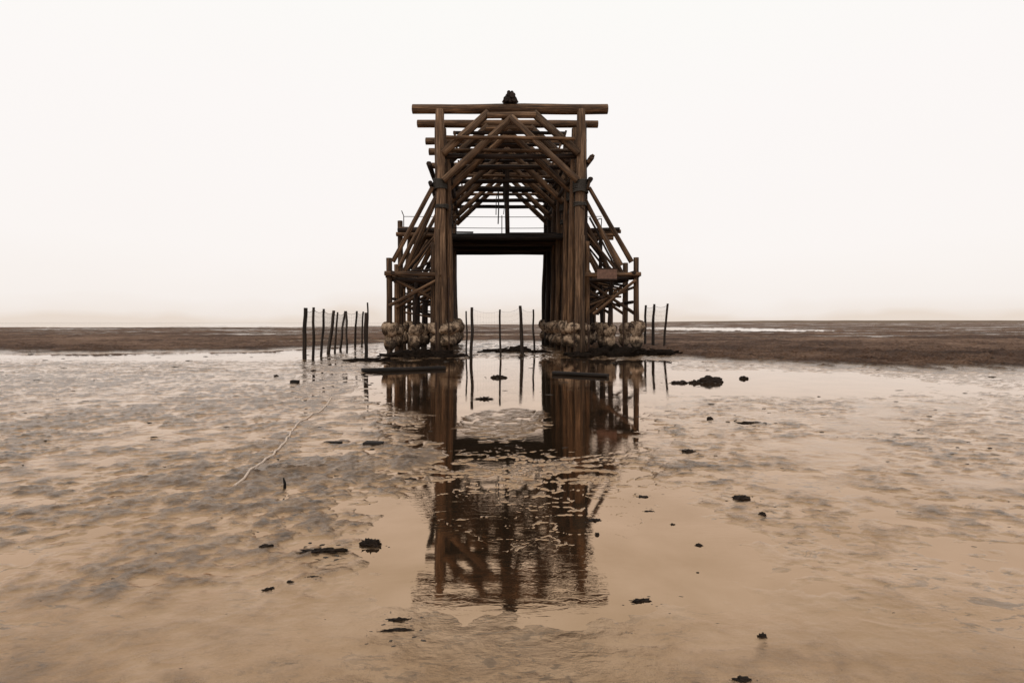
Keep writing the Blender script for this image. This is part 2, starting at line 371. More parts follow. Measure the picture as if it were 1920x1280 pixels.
def water_mat():
    m, nt, b = new_mat('silty_water')
    geo = N(nt, 'ShaderNodeNewGeometry'); pos = geo.outputs['Position']
    n1 = noise(nt, mapping(nt, pos, (1, 1, 0)), 1.3, 4, .55, .3)
    n2 = noise(nt, mapping(nt, pos, (1, 2.6, 0)), 7, 3, .55, .8)
    n3 = noise(nt, mapping(nt, pos, (1, 1.3, 0)), .35, 3, .5, .2)
    col = ramp(nt, n1, [(.35, (.37, .243, .145)), (.65, (.455, .312, .203))]).outputs['Color']
    nt.links.new(col, b.inputs['Base Color'])
    b.inputs['Metallic'].default_value = .97; b.inputs['Roughness'].default_value = .03; b.inputs['Specular Tint'].default_value = (1, .90, .80, 1)
    patch = ramp(nt, noise(nt, mapping(nt, pos, (1, 1, 0)), .8, 3, .5), [(.42, 0.05), (.62, .7)]).outputs['Color']
    nt.links.new(bump(nt, math_(nt, 'ADD', math_(nt, 'MULTIPLY', n2, patch), n3), .16, .010), b.inputs['Normal'])
    return m

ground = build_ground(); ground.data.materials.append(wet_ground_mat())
wm = bpy.data.meshes.new('tidal_water')
gx = [-30000, -8000, -2500, -900, -300, -120] + list(range(-50, 51, 5)) + [120, 300, 900, 2500, 8000, 30000]
gy = list(range(-40, 81, 5)) + [100, 150, 220, 340, 600, 1200, 3000, 9000, 30000]
wm.from_pydata([(x, y, 0) for y in gy for x in gx], [], [(j * len(gx) + i, j * len(gx) + i + 1, (j + 1) * len(gx) + i + 1, (j + 1) * len(gx) + i) for j in range(len(gy) - 1) for i in range(len(gx) - 1)]); wm.materials.append(water_mat())
water = bpy.data.objects.new('tidal_water', wm); C.objects.link(water); struct(water)

def far_shore():
    m = plain('far_shore_earth', (.15, .105, .072), .95, .1, 0, .35, .02, .5)
    V = []; Fc = []; n = 220
    for i in range(n):
        x = 230 + i * 24.0; t = sstep(0, 1, np.array([(x - 230) / 500.0]))[0]
        top = 1.4 + 4.6 * t + 1.1 * float(fbm(np.array([x * .006]), np.array([2.2]), 4, 3)[0]) * t
        for (yy, zz) in ((1380, -.3), (1460, top * .8), (1520, top), (1700, top * .9), (1900, -.3)): V.append((x, yy + 40 * math.sin(x * .003), zz))
    for i in range(n - 1):
        for k in range(4): a = i * 5 + k; Fc.append((a, a + 5, a + 6, a + 1))
    me = bpy.data.meshes.new('far_shore'); me.from_pydata(V, [], Fc); me.materials.append(m)
    me.polygons.foreach_set('use_smooth', [True] * len(Fc))
    o = bpy.data.objects.new('far_shore', me); C.objects.link(o); struct(o)
far_shore()

# ------------------------------------------------------------------ THE TOWER
tower = empty('timber_tower', (0, D0 + 5.9, 0))
tag(tower, 'tall weathered timber gantry tower on lumpy concrete feet above its reflection', 'tower')
BENTS = [27.5, 29.5, 32.4, 34.5, 37.4, 39.5]
def part(name, p0, p1, r0, r1=None, mat=WOOD, parent=tower, **kw):
    return MB().log(p0, p1, r0, r1, **kw).build(name, mat, parent)
def collar(post, c, r, z0, z1, seed):
    """lumpy concrete jacket in two bulging tiers round the foot of a post"""
    V = []; Fc = []; n = 30; rows = 26; rng = random.Random(seed)
    T = np.linspace(0, 1, rows)[:, None] + np.zeros((1, n)); TH = (np.arange(n) * 2 * np.pi / n)[None, :] + np.zeros((rows, 1))
    Zr = z0 + (z1 - z0) * T; split = rng.uniform(.45, .55); lo = rng.uniform(.80, .98)
    nz = fbm(np.cos(TH) * 1.0 + seed * 5.3 + Zr * .4, np.sin(TH) * 1.0 + Zr * .9, 2, seed) - .30 * np.abs(fbm(np.cos(TH) * 2.6 + seed, np.sin(TH) * 2.6 + Zr * .5, 3, seed + 4))
    cs = T + .07 * fbm(np.cos(TH) * 1.1 + seed, np.sin(TH) * 1.1 - seed, 3, seed + 9)
    prof = np.where(cs < split, .44 + .5 * lo * np.clip(np.sin(np.pi * np.clip(cs / split, 0, 1)), 0, 1) ** .6, .44 + .6 * np.clip(np.sin(np.pi * np.clip((cs - split) / (1 - split), 0, 1)), 0, 1) ** .5)
    rr = r * prof * (1 + .48 * nz); rr[0] = rr[-1] = r * .05
    XX = c[0] + rr * np.cos(TH) * 1.12; YY = c[1] + rr * np.sin(TH); ZZ = Zr + .2 * nz
    V = [Vector(v) for v in np.stack([XX, YY, ZZ], -1).reshape(-1, 3)]
    for q in range(rows - 1):
        for k in range(n): Fc.append((q * n + k, q * n + (k + 1) % n, (q + 1) * n + (k + 1) % n, (q + 1) * n + k))
    Fc.append(tuple(reversed(range(n)))); Fc.append(tuple((rows - 1) * n + k for k in range(n)))
    mb = MB(); mb.v = V; mb.f = Fc
    return mb.build('concrete_collar', CONC, post)
def band(post, c, r, z, h=.1, tilt=0):
    mb = MB(); mb.log((c[0] - tilt * h, c[1], z - h / 2), (c[0] + tilt * h, c[1], z + h / 2), r, r, n=14, wob=0, lump=.02, segs=1)
    return mb.build('iron_band', IRON, post)

seed = 100
for i, D in enumerate(BENTS):
    rj = random.Random(40 + i)
    sh = -.05 * (D - D0)
    def B(px, py, dd=0.0, j=.03):
        return Vector(((px - 960) / 40 + sh + rj.uniform(-j, j), D + dd, EYE - (py - HZ) / 40 + rj.uniform(-j, j)))
    # legs
    for s, pxt, pxb in ((-1, 825, 828), (1, 1090, 1087)):
        r = .245 if i == 0 else .22
        top = B(pxt, 207 if i == 0 else 214); bot = B(pxb, 664 + 6); bot.z = -.3
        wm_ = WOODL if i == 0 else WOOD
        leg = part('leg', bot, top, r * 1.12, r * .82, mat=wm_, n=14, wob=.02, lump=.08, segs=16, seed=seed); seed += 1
        collar(leg, (bot.x - .10 * s, D + .15, 0), .58 + rj.uniform(-.05, .06), .22 + rj.uniform(-.05, .12), 1.60 + rj.uniform(-.12, .12), seed)
        band(leg, (bot.x + (top.x - bot.x) * .66, D), r * 1.06, EYE + 6.4, .13)
        if i in (0, 1): band(leg, (bot.x + (top.x - bot.x) * .55, D), r * 1.08, EYE + 5.35, .07, .5)
        # spliced companion posts inside and behind
        for (off, dd, pyt, rr) in ((-.42 * s * (1 if (s > 0 or i < 1) else .25), .30, 300 + rj.uniform(-18, 12), .165), (.22 * s, .38, 226, .16)):
            b0 = Vector((bot.x + off, D + dd, -.3)); t0 = B(pxt, pyt, dd); t0.x = top.x + off * .85
            sp = part('companion_post', b0, t0, rr * 1.1, rr * .75, n=10, wob=.02, lump=.08, mat=rj.choice((WOOD, WOODD)), seed=seed); seed += 1
        oc0 = Vector((bot.x + .36 * s, D + .22, -.3)); oc1 = Vector((bot.x + .38 * s, D + .2, EYE + 3.6 + rj.uniform(-.3, .4)))
        part('companion_post', oc0, oc1, .16, .14, n=9, mat=WOODD if i else WOOD, seed=seed); seed += 1
        # splice plate on the lower leg
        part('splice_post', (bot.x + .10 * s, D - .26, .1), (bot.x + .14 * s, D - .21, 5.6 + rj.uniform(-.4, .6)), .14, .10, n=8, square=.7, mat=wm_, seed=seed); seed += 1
    # cap beam
    l, rr_ = ((772, 1140) if i == 0 else (774 + rj.uniform(-4, 6), 1136 + rj.uniform(-8, 4)))
    if i == 1: l, rr_ = 772, 1138
    part('cap_beam', B(l, 203, .10), B(rr_, 204, .10), .225 if i == 0 else .2, .235 if i == 0 else .19, n=12, wob=.01, lump=.04, seed=seed); seed += 1
    # trapezoid frame under the cap
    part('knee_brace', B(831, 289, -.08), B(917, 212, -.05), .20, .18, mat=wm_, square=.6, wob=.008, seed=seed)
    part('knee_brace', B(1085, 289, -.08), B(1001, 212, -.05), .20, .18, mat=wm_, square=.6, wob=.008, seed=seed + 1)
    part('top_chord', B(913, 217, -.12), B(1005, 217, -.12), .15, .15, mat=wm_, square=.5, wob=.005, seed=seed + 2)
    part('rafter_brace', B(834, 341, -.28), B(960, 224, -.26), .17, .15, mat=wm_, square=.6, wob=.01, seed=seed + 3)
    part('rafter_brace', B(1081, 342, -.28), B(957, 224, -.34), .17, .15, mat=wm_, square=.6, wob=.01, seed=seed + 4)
    seed += 5
    # tie poles
    for (py, a, b, r, dd) in ((264, 836, 1076, .10, -.42), (291, 832, 1082, .13, .2), (243, 850, 1060, .09, .42)):
        part('tie_beam', B(a + rj.uniform(-6, 3), py, dd), B(b + rj.uniform(-3, 6), py + rj.uniform(-2, 2), dd), r, r * .85, n=8, wob=.02, mat=WOOD if dd < 0 else WOODD, seed=seed); seed += 1
    for a, b in ((856, 853), (1056, 1061)):
        part('peg', B(a, 266, -.42), B(b, 251, -.46), .06, .05, n=7, segs=2, seed=seed); seed += 1
    # outriggers with raking struts and cross braces
    for s, xo, xl, ytop in ((-1, 730, 822, 484), (1, 1192, 1094, 483)):
        sgn = s
        yt = ytop + (rj.uniform(-4, 8) if i else 0)
        ot = B(xo + (0 if i == 0 else rj.uniform(-3, 3)), yt); ob = Vector((ot.x - .04 * s + (.05 if i == 0 and s > 0 else 0), D, -.3))
        op = part('outrigger_post', ob, ot, .145, .13, n=10, wob=.012, seed=seed); seed += 1
        collar(op, (ob.x, D, 0), .29 + rj.uniform(-.03, .04), .25 + rj.uniform(-.05, .1), 1.45 + rj.uniform(-.12, .12), seed)
        band(op, (ot.x, D), .16, ot.z - .85, .16)
        # raking struts
        part('raking_strut', B(xo - s * 9, 492, -.2), B(xl + s * 10, 353, -.15), .12, .10, n=8, wob=.015, seed=seed); seed += 1
        if i % 2 == 0 or s > 0:
            part('raking_strut', B(xo - s * 24, 513, .2), B(xl + s * 4, 372, .2), .11, .09, n=8, wob=.015, seed=seed); seed += 1
        # ties
        part('side_tie', B(xo + s * 7, 515 + rj.uniform(-2, 2), -.18), B(xl - s * 6, 515, -.2), .11, .10, n=8, seed=seed, square=.4)
        part('side_tie', B(xo + s * 4, 523 + rj.uniform(-3, 3), .2), B(xl - s * 6, 527, .2), .10, .10, n=8, seed=seed + 1, mat=WOODD)
        if s < 0:
            part('cross_brace', B(xo + 2, 574, -.22), B(xl - 2, 526, -.2), .085, .075, n=8, seed=seed + 2)
            part('cross_brace', B(xo, 520, .18), B(xl - 4, 563, .18), .08, .07, n=8, seed=seed + 3)
        else:
            part('cross_brace', B(xl + 18, 588, -.22), B(xo - 2, 526, -.2), .08, .07, n=8, seed=seed + 2)
            part('cross_brace', B(xo + 1, 588, .18), B(xl + 6, 527, .18), .08, .07, n=8, seed=seed + 3)
            part('cross_brace', B(xo - 26, 574, .3), B(xl + 6, 545, .3), .06, .055, n=7, seed=seed + 1234, mat=WOODD)
        seed += 4
        pp = part('prop', B((xo * .55 + xl * .45) + rj.uniform(-4, 4), 670, .5), B((xo * .55 + xl * .45) + rj.uniform(-6, 6), 512, .5), .10, .085, n=8, wob=.03, mat=WOODD, seed=seed); seed += 1
        pc = sum((Vector(v.co) for v in pp.data.vertices), Vector()) / len(pp.data.vertices) + tower.location
        collar(pp, (pc.x, D + .5, 0), .27, .25, 1.42, seed)
        # odd poles wedged and lashed between leg and outrigger
        for q in range(5):
            ya = rj.uniform(505, 585); yb = ya + rj.uniform(-46, 46); dd = rj.uniform(.3, 1.8)
            part('loose_pole', B(xo - s * rj.uniform(-5, 22), ya, dd), B(xl + s * rj.uniform(-8, 14), min(598, max(470, yb)), dd + rj.uniform(-.3, .3)), rj.uniform(.045, .08), rj.uniform(.04, .06), n=7, wob=.05, mat=rj.choice((WOOD, WOODD)), seed=seed); seed += 1
        for q in range(2):
            part('loose_pole', B(xo - s * rj.uniform(8, 30), 515, .15), B(xl + s * rj.uniform(0, 20), rj.uniform(400, 440), .5), rj.uniform(.05, .08), .05, n=7, wob=.05, mat=rj.choice((WOOD, WOODD)), seed=seed); seed += 1
        if i < 3:
            for (px_, py_, rr2, hh2) in ((826, 346, .30, .38), (1089, 349, .33, .5), (1088, 384, .27, .10), (829, 388, .27, .10)):
                c0 = B(px_, py_); mbl = MB()
                nq = int(hh2 / .045) + 2
                for q in range(nq):
                    zz_ = c0.z + (q / (nq - 1) - .5) * hh2; tl = rj.uniform(-.05, .05)
                    pts_ = [Vector((c0.x + (rr2 + .02 * rj.random()) * math.cos(a_ * .5236), c0.y + (rr2 + .01) * math.sin(a_ * .5236), zz_ + tl * math.cos(a_ * .5236))) for a_ in range(13)]
                    mbl.tube(pts_, .032, 5)
                mbl.build('lashing', CABLE, tower)
        # platform ties
        if D > 29:
            z = 6.18; xa = ot.x + (.0 if s < 0 else -.25); xb = (xl - 960) / 40 + sh
            part('platform_tie', (xa, D + .25, z + rj.uniform(-.06, .06)), (xb - s * .3, D + .25, z + rj.uniform(-.04, .04)), .11, .10, n=8, seed=seed, mat=WOODD); seed += 1

# along the tower
for (px, py, r, d0, d1) in ((806, 312, .12, -.5, 12.3), (808, 346, .11, -.35, 12.5), (1106, 300, .12, -.5, 12.3), (1104, 340, .12, -.45, 12.2),
                            (842, 330, .12, .2, 12.2), (1074, 330, .12, .2, 12.2), 
                            (846, 300, .10, .2, 12.2), (1066, 298, .10, .2, 12.2), (805, 518, .11, .2, 12.2), (1108, 520, .11, .2, 12.2),
                            (738, 512, .10, -.3, 12.3), (1186, 512, .10, -.3, 12.2), (737, 560, .08, .1, 12.2), (1187, 566, .08, .1, 12.2)):
    X = (px - 960) / 40; Z = EYE - (py - HZ) / 40
    part('stringer', (X - .05 * d0, D0 + d0, Z), (X - .05 * d1, D0 + d1, Z), r, r * .85, n=8, seed=seed, mat=WOODD); seed += 1
for (px, py, q, w) in ((1109, 295, 1113, .09), (1108, 345, 1105, .07)):
    part('stub', P(px - 6, py + 10, D0 - .3), P(q, py - 5, D0 - .45), w, w * .8, n=8, segs=2, seed=seed); seed += 1
# ridge logs stacked on the caps
for (px, py, r, e) in ((948.5, 190, .125, 0), (956.5, 190, .13, .1), (964, 190, .125, .05), (952.5, 183, .125, .15), (961, 183, .13, .0), (953.5, 174.5, .085, .2), (959.5, 174.5, .085, .25)):
    X = (px - 960) / 40; Z = EYE - (py - HZ) / 40 + .03
    part('ridge_log', (X + .01, D0 - .25 + e, Z), (X - .05 * 12, D0 + 12.2 + e, Z), r, r, n=10, wob=.004, lump=.03, seed=seed, mat=WOODD); seed += 1
part('ridge_chock', P(943.5, 193, D0 - .1), P(951, 177, D0 - .12), .07, .05, n=8, segs=2, seed=seed, mat=WOODD)
part('ridge_chock', P(970, 193, D0 - .1), P(963, 178, D0 - .12), .07, .05, n=8, segs=2, seed=seed + 1, mat=WOODD); seed += 2
# king posts hanging down to the deck
part('king_post', P(951.5, 438, 33.2), P(950, 245, 33.2), .125, .14, square=.6, n=8, seed=seed, mat=WOODD)
part('king_post', P(946, 372, 34.8), P(945, 262, 34.8), .11, .12, square=.6, n=8, seed=seed + 1, mat=WOODD); seed += 2
# deck of planks on joists
dk = MB()
x0, x1 = -3.45, 2.95
y = 31.9
while y < 39.4:
    w = random.uniform(.24, .34)
    dk.box(((x0 + x1) / 2 - .05 * (y - 31.9) + random.uniform(-.05, .05), y + w / 2, 6.30 + random.uniform(-.015, .015)), x1 - x0 + .5 + random.uniform(-.2, .2), w - .02, .09, random.uniform(-.006, .006), .008)
    y += w
dk.build('deck', WOODD, tower, smooth=False)
for yy in (32.0, 34.4, 37.3, 39.3):
    part('deck_joist', (x0 - .3, yy, 6.13), (x1 + .2, yy + .02, 6.13), .13, .13, square=.8, n=8, seed=seed, mat=WOODD); seed += 1
MB().box(P(999, 439, 32.2) + Vector((0, 0, .03)), 2.6, .3, .08, 0, .01).build('loose_plank', WOODD, tower, smooth=False)
MB().box(P(872, 436.5, 32.2) + Vector((0, 0, .03)), .9, .3, .06, .05, .01).build('loose_plank', WOODD, tower, smooth=False)
# side platforms
for (a, b) in (((748, 429), (826, 430)), ((743, 439), (826, 441))):
    part('platform_beam', P(*a, 30.9), P(*b, 30.9), .12, .11, square=.5, n=8, seed=seed); seed += 1
for (a, b) in (((1088, 432), (1164, 434)), ((1088, 441), (1158, 440)), ((1090, 446), (1150, 447))):
    part('platform_beam', P(*a, 30.6), P(*b, 30.6), .12, .10, square=.5, n=8, seed=seed); seed += 1
for s, xa, xb in ((-1, -5.85, -3.6), (1, 3.3, 5.3)):
    pl = MB(); y = 31.2
    while y < 36.5:
        w = random.uniform(.22, .3)
        if random.random() > .25: pl.box(((xa + xb) / 2 - .05 * (y - 31), y, 6.36), xb - xa + random.uniform(-.3, .2), w - .03, .06, random.uniform(-.02, .02), .006)
        y += w
    pl.build('side_deck', WOODD, tower, smooth=False)
part('platform_post', (P(752, 560, 31.2).x, 31.2, -.2), P(750, 414, 31.2), .14, .13, n=10, seed=seed); seed += 1
part('platform_post', P(1126, 520, 33), P(1126, 436, 33), .10, .10, n=8, seed=seed, mat=WOODD); seed += 1
for (a, b, D) in (((763, 500), (768, 440), 32.4), ((788, 475), (806, 445), 33), ((770, 505), (800, 445), 34.6), ((1110, 452), (1140, 440), 32)):
    part('platform_strut', P(*a, D), P(*b, D), .10, .09, n=8, seed=seed); seed += 1
# wire guard rails
rail = MB()
zt = EYE + (HZ - 406) * 33 / F; zl = EYE + (HZ - 427) * 33 / F
def sag(xa, xb, z, k=10, s=.03): return [Vector((xa + (xb - xa) * t / k, 33.0, z - s * math.sin(math.pi * t / k))) for t in range(k + 1)]
xs = [P(p, 0, 33).x for p in (757, 822, 941, 1046, 1128)]
rl = None
ro = rail.tube(sag(xs[0], xs[4], zt, 14), .02).build('guard_rail', IRON, tower)
MB().tube(sag(xs[1] + .2, xs[4] - 1, zl, 14), .02).build('rail_wire', IRON, ro)
MB().tube([P(753, 395, 33), P(757, 405, 33), P(757, 436, 33)], .025).build('rail_post', IRON, ro)
MB().tube([P(941, 404, 33), P(941, 438, 33)], .025).build('rail_post', IRON, ro)
MB().tube([P(1127, 436, 33), P(1128, 410, 33), P(1122, 411, 33), P(1116, 420, 33)], .025).build('rail_post', IRON, ro)
# thin rods at the concrete feet
for (px, a, b, D) in ((818, 604, 662, 26.8), (841, 520, 660, 26.9), (1076, 600, 662, 26.9), (1102, 598, 655, 26.8), (1168, 560, 665, 26.6), (784, 600, 655, 28)):
    MB().tube([P(px, a, D), P(px + 1, b, D)], .03).build('iron_rod', IRON, tower)

# things hung on the tower
sg = empty('sign_board', P(1138, 513.5, 27.0)); tag(sg, 'small reddish brown blank board fixed to the right outriggers of the tower', 'sign')
MB().box(P(1138, 513.5, 27.0), .92, .05, .54, 0, .01, R(1)).build('board', BOARDM, sg, smooth=False, bevel=.012)
fr = MB(); c = P(1138, 513.5, 26.98)
for dz in (-.25, .25): fr.box(c + Vector((0, 0, dz)), .94, .05, .05)
fr.build('batten', WOODD, sg, smooth=False)
MB().log(P(1143, 500, 27.04), P(1143, 527, 27.04), .06, n=8, segs=2).build('mounting_post', WOODD, sg)
cb = MB(); cb.tube([P(934.5, 358, 33.6), P(935, 390, 33.6), P(934, 420, 33.6)], .035); cb.tube([P(934.5, 358, 33.6) , P(930.5, 372, 33.6), P(930, 403, 33.6)], .025)
tag(cb.build('hanging_cable', CABLE), 'pair of grey cable ends hanging left of the king post under the truss', 'cable')
cb = MB(); cb.tube([P(945, 350, 33), P(946, 385, 33), P(944, 402, 33)], .02)
tag(cb.build('hanging_cable', CABLE), 'single thin cable hanging close beside the king post above the deck', 'cable')

# ------------------------------------------------------------------ net stakes
def stake(base, top, w, label, group):
    D = (EYE * F) / (base[1] - HZ)
    r = w / 2 * D / F
    b = P(base[0], base[1], D); t = P(top[0], top[1], D); d = (t - b).normalized()
    o = MB().log(b - d * .3, t, r * 1.08, r * .88, n=9, wob=.09, lump=.10, segs=8).build('net_stake', STAKE)
    tag(o, label, 'stake', group); return b, t
gl = 'stakes of the net fence left of the tower'
L = [((571, 675), (573, 577), 8, 'thick dark wooden stake at the near left end of the net fence'),
     ((587, 672), (588, 576), 5, 'straight thin stake second from the left end of the net fence'),
     ((602, 668), (607, 579), 5, 'slightly leaning stake third from the left end of the net fence'),
     ((616, 662), (626, 582), 6, 'dark stake leaning most to the right in the left net fence'),
     ((628, 659), (633, 585), 4, 'thin stake just right of the strongly leaning one in the left fence'),
     ((638, 655), (647, 583), 4, 'leaning stake crossing tops with its neighbour in the left fence'),
     ((651, 652), (649, 583), 3.5, 'thin stake tilted left against its leaning neighbour in the left fence'),
     ((666, 651), (669, 583), 4, 'lone upright stake in the wide gap near the far end of the left fence'),
     ((678, 648), (681, 584), 3.5, 'thin far stake just left of the tall pole by the tower')]
lp = [stake(*a, gl) for a in L]
stake((686, 672), (686, 586), 6, 'stout short stake standing against the tall thin pole left of the tower', gl)
stake((688.5, 671), (689, 567), 3, 'tall thin pale pole rising above the stakes left of the tower', gl)
gm = 'stakes standing in the water under the tower'
M_ = [((875, 666), (874, 583), 3.5, 'thin stake just left of a thicker one between the tower legs'),
      ((883.5, 672), (885, 576), 5.5, 'dark upright stake nearest the left legs under the tower deck'),
      ((938, 670), (937.5, 580), 4, 'slim stake standing midway between the tower legs'),
      ((980, 664), (975, 573), 6, 'tallest dark stake tilted left under the tower deck'),
      ((1002, 660), (1000, 580), 3.5, 'thin stake closest to the right legs under the tower deck')]
mp = [stake(*a, gm) for a in M_]
gr = 'stakes of the net fence right of the tower'
R_ = [((1209, 650), (1211, 572), 4.5, 'thin stake next to the right outriggers of the tower'),
      ((1224, 652), (1227, 570), 5.5, 'middle stake of the three right of the tower'),
      ((1245, 654), (1252, 569), 4.5, 'outermost leaning stake right of the tower')]
rp = [stake(*a, gr) for a in R_]
def net(run, label, f0=.06, f1=.96, step=.13, r=.0034):
    mb = MB()
    for (b0, t0), (b1, t1) in zip(run[:-1], run[1:]):
        n = max(2, int((b1 - b0).length / step))
        def q(s, f): 
            p = (b0 + (t0 - b0) * f) * (1 - s) + (b1 + (t1 - b1) * f) * s
            p.z -= .12 * math.sin(math.pi * s) * f; return p
        rowsN = 9
        for k in range(rowsN + 1):
            f = f0 + (f1 - f0) * k / rowsN
            mb.tube([q(s / 4, f) for s in range(5)], r * (2.6 if k == rowsN else 1), 4)
        for k in range(1, n): mb.tube([q(k / n, f0), q(k / n, (f0 + f1) / 2), q(k / n, f1)], r, 4)
    tag(mb.build('fishing_net', NETM), label, 'net', 'nets strung between the stakes')
net(lp, 'fine fishing net strung along the stakes left of the tower')
net(mp[1:], 'fine fishing net strung between the stakes under the tower deck', r=.0016)
net(rp, 'fine fishing net strung between the stakes right of the tower')

# ------------------------------------------------------------------ heaps, driftwood, clods
def heap(a, b, py, h, dep, seed, label):
    mb = MB(); rng = random.Random(seed); p0 = G(a, py); p1 = G(b, py); n = max(4, int((p1 - p0).length / .45))
    for k in range(n + 1):
        t = (k + rng.uniform(-.3, .3)) / n; p = p0.lerp(p1, min(1, max(0, t)))
        e = .45 + .55 * math.sin(math.pi * min(1, max(0, t)))
        blob((p.x, p.y + rng.uniform(-.5, .5) * dep, -.02), rng.uniform(.35, .65), rng.uniform(.3, .6) * dep, h * e * rng.uniform(.5, 1.0), seed * 7 + k, .5, 3, -.3, 2.0, mb=mb)
    for k in range(int(n * .8)):
        t = rng.random(); p = p0.lerp(p1, t); an = rng.uniform(-.5, .5); l = rng.uniform(.2, .6)
        mb2 = Vector((math.cos(an) * l, math.sin(an) * l * .6, rng.uniform(-.08, .14)))
        c = Vector((p.x, p.y + rng.uniform(-.4, .3) * dep, h * .5 * rng.uniform(.4, 1)))
        mb.log(c - mb2, c + mb2, rng.uniform(.02, .05), n=6, segs=2)
    mb.uv = []
    return tag(mb.build('debris_heap', HEAPM), label, 'debris', 'heaps of mud and debris around the tower foot')
heap(1075, 1265, 667, .50, 1.2, 3, 'long dark heap of mud and rubbish along the right foot of the tower')
heap(908, 1012, 660, .36, .8, 4, 'dark mud heap in the gap between the tower legs behind the tall stake')
heap(728, 862, 669, .42, .9, 5, 'dark debris around the feet of the left tower legs')
heap(655, 722, 677, .16, .5, 6, 'low dark strip of debris left of the tower in front of the tall pole')

def plank(a, b, th, w, label, name='driftwood_plank', mat=DRIFT, group='driftwood on the wet flat', sq=.85):
    p0 = G(*a, .0); p1 = G(*b, .0); z = th * .35
    mb = MB().log(p0 + Vector((0, 0, z)), p1 + Vector((0, 0, z)), th / 2, th / 2 * .85, n=8, wob=.006, lump=.05, square=sq)
    d = (p1 - p0).normalized(); sd = Vector((-d.y, d.x, 0))
    m = (p0 + p1) / 2
    for v in mb.v:
        k = (v - m).dot(sd); v += sd * (k * (w / th - 1))
    return tag(mb.build(name, mat), label, 'driftwood', group)
plank((679, 698), (834, 692), .14, .30, 'long dark beam lying on the wet mud before the left tower legs', 'driftwood_beam')
plank((1038, 702), (1140, 707), .13, .26, 'long dark log half sunk in the pool before the right tower legs', 'driftwood_log', sq=0)
plank((684, 834), (717, 835), .055, .16, 'short thick black board on the mud left of the reflection')
plank((609, 830), (641, 830), .022, .10, 'thin flat strip of wood left of the short black board')
plank((546, 719), (560, 719), .11, .2, 'small dark block of wood in the shallow water at far left', 'driftwood_block')
plank((598, 882), (626, 880), .02, .03, 'thin stick lying flat on the mud below the thin strip of wood', 'driftwood_stick', sq=0)
b = G(534, 916)
sb = MB(); sb.log(b + Vector((0, 0, -.05)), b + Vector((0, 0, .055)), .016, .013, n=8, segs=3); sb.log(b + Vector((0, 0, .05)), b + Vector((-.012, 0, .1)), .013, .006, n=8, segs=3)
tag(sb.build('broken_stick', DRIFT), 'black stub of a stick poking up from the mud at the left', 'stick')
# pale rope
pts = [(440, 915), (487, 874), (510, 856), (530, 836), (541, 822), (549, 806), (562, 793), (583, 780), (603, 771), (612, 762), (616, 755), (622, 746)]
rp_ = []
pv = [G(*q) for q in pts]
for a, b_ in zip(pv[:-1], pv[1:]):
    for k in range(6): rp_.append(a.lerp(b_, k / 6) + Vector((.004 * math.sin(k * 1.9 + a.y * 3), 0, 0)))
rp_.append(pv[-1])
zz = ground_h(np.array([p.x for p in rp_]), np.array([p.y for p in rp_]))
for p, z in zip(rp_, zz): p.z = max(z, 0) + .006
tag(MB().tube(rp_, .012, 7).build('rope', ROPEM), 'pale rope winding across the wet mud at the left', 'rope')

CL = []
def clod(px, py, wpx, hpx, label, seed, asp=.6, amp=.35, name='mud_clod', rot=0, cat='clod', freq=1.7):
    g = G(px, py); D = g.y; w = wpx * D / F / 2; h = .62 * hpx * D / F
    z = float(ground_h(np.array([g.x]), np.array([g.y]))[0])
    o = blob((g.x, g.y, max(z, 0) - .004), w, w * asp, h * 1.1, seed, amp * 1.45, 4, -.3, freq * 1.35, MUDLUMP, name, rot)
    CL.append((g.x, g.y, w))
    tag(o, label, cat, 'dark clods lying on the wet flat'); return o
clod(1330, 716, 46, 15, 'largest dark mud clod on the wet flat at the right', 1, .5)
clod(1303, 718, 18, 8, 'small dark clod touching the left side of the largest one', 2)
clod(1274, 718, 34, 6, 'low dark clod left of the largest clod at the right', 3, .5)
clod(1394, 710, 15, 7, 'small clod right of the largest one near the right bank', 4)
clod(1290, 847, 24, 6, 'lone flat dark clod in the middle of the right flat', 5, .5)
clod(1388, 934, 33, 9, 'flat oval dark clod nearest the right side of the wet flat', 6, .6)
clod(1429, 967, 14, 8, 'dark clod below the flat oval one at the right edge', 7)
clod(1311, 1022, 13, 6, 'small round clod in the lower right of the flat', 8)
clod(1308, 1073, 7, 3.5, 'tiny round clod below the small one in the lower right', 9)
clod(1331, 786, 11, 8, 'little peaked clod on the right flat below the largest one', 10)
clod(1405, 793, 40, 4, 'thin dark strip of weed on the right flat', 11, .25, .5, 'weed_strand', 0, 'seaweed', 2.6)
clod(1202, 1126, 40, 6, 'flat dark weed lying right of the foot of the reflection', 12, .3, .5, 'weed_strand', .1, 'seaweed', 2.4)
clod(1392, 1278, 30, 9, 'dark clod at the bottom right of the foreground', 13)
clod(1430, 1195, 16, 10, 'dark clod low at the right edge above the bottom one', 14)
clod(500, 1029, 24, 7, 'dark clod at the left edge beside the bumpy mud', 15, .5)
clod(606, 1037, 66, 9, 'long dark ridge of weed on the left foreground', 16, .28, .5, 'weed_strand', .12, 'seaweed', 2.4)
clod(695, 1022, 32, 15, 'ragged dark clump standing left of the reflection', 17, .5, .6, freq=2.6)
clod(748, 1162, 40, 7, 'dark smear of mud below the left foot of the reflection', 18, .25, .4, rot=.1)
clod(744, 1182, 64, 5, 'long thin dark strip of weed in the foreground below the smear', 19, .16, .4, 'weed_strand', .06, 'seaweed', 2.4)
clod(544, 1091, 15, 5, 'small flat clod in the lower left foreground', 20)
clod(589, 1083, 26, 3, 'thin dark sliver beside the small clod in the lower left', 24, .3, .4)
clod(505, 1105, 20, 5, 'ragged little weed tuft at the lower left edge', 21, .5, .6, 'weed_strand', .5, 'seaweed', 2.6)
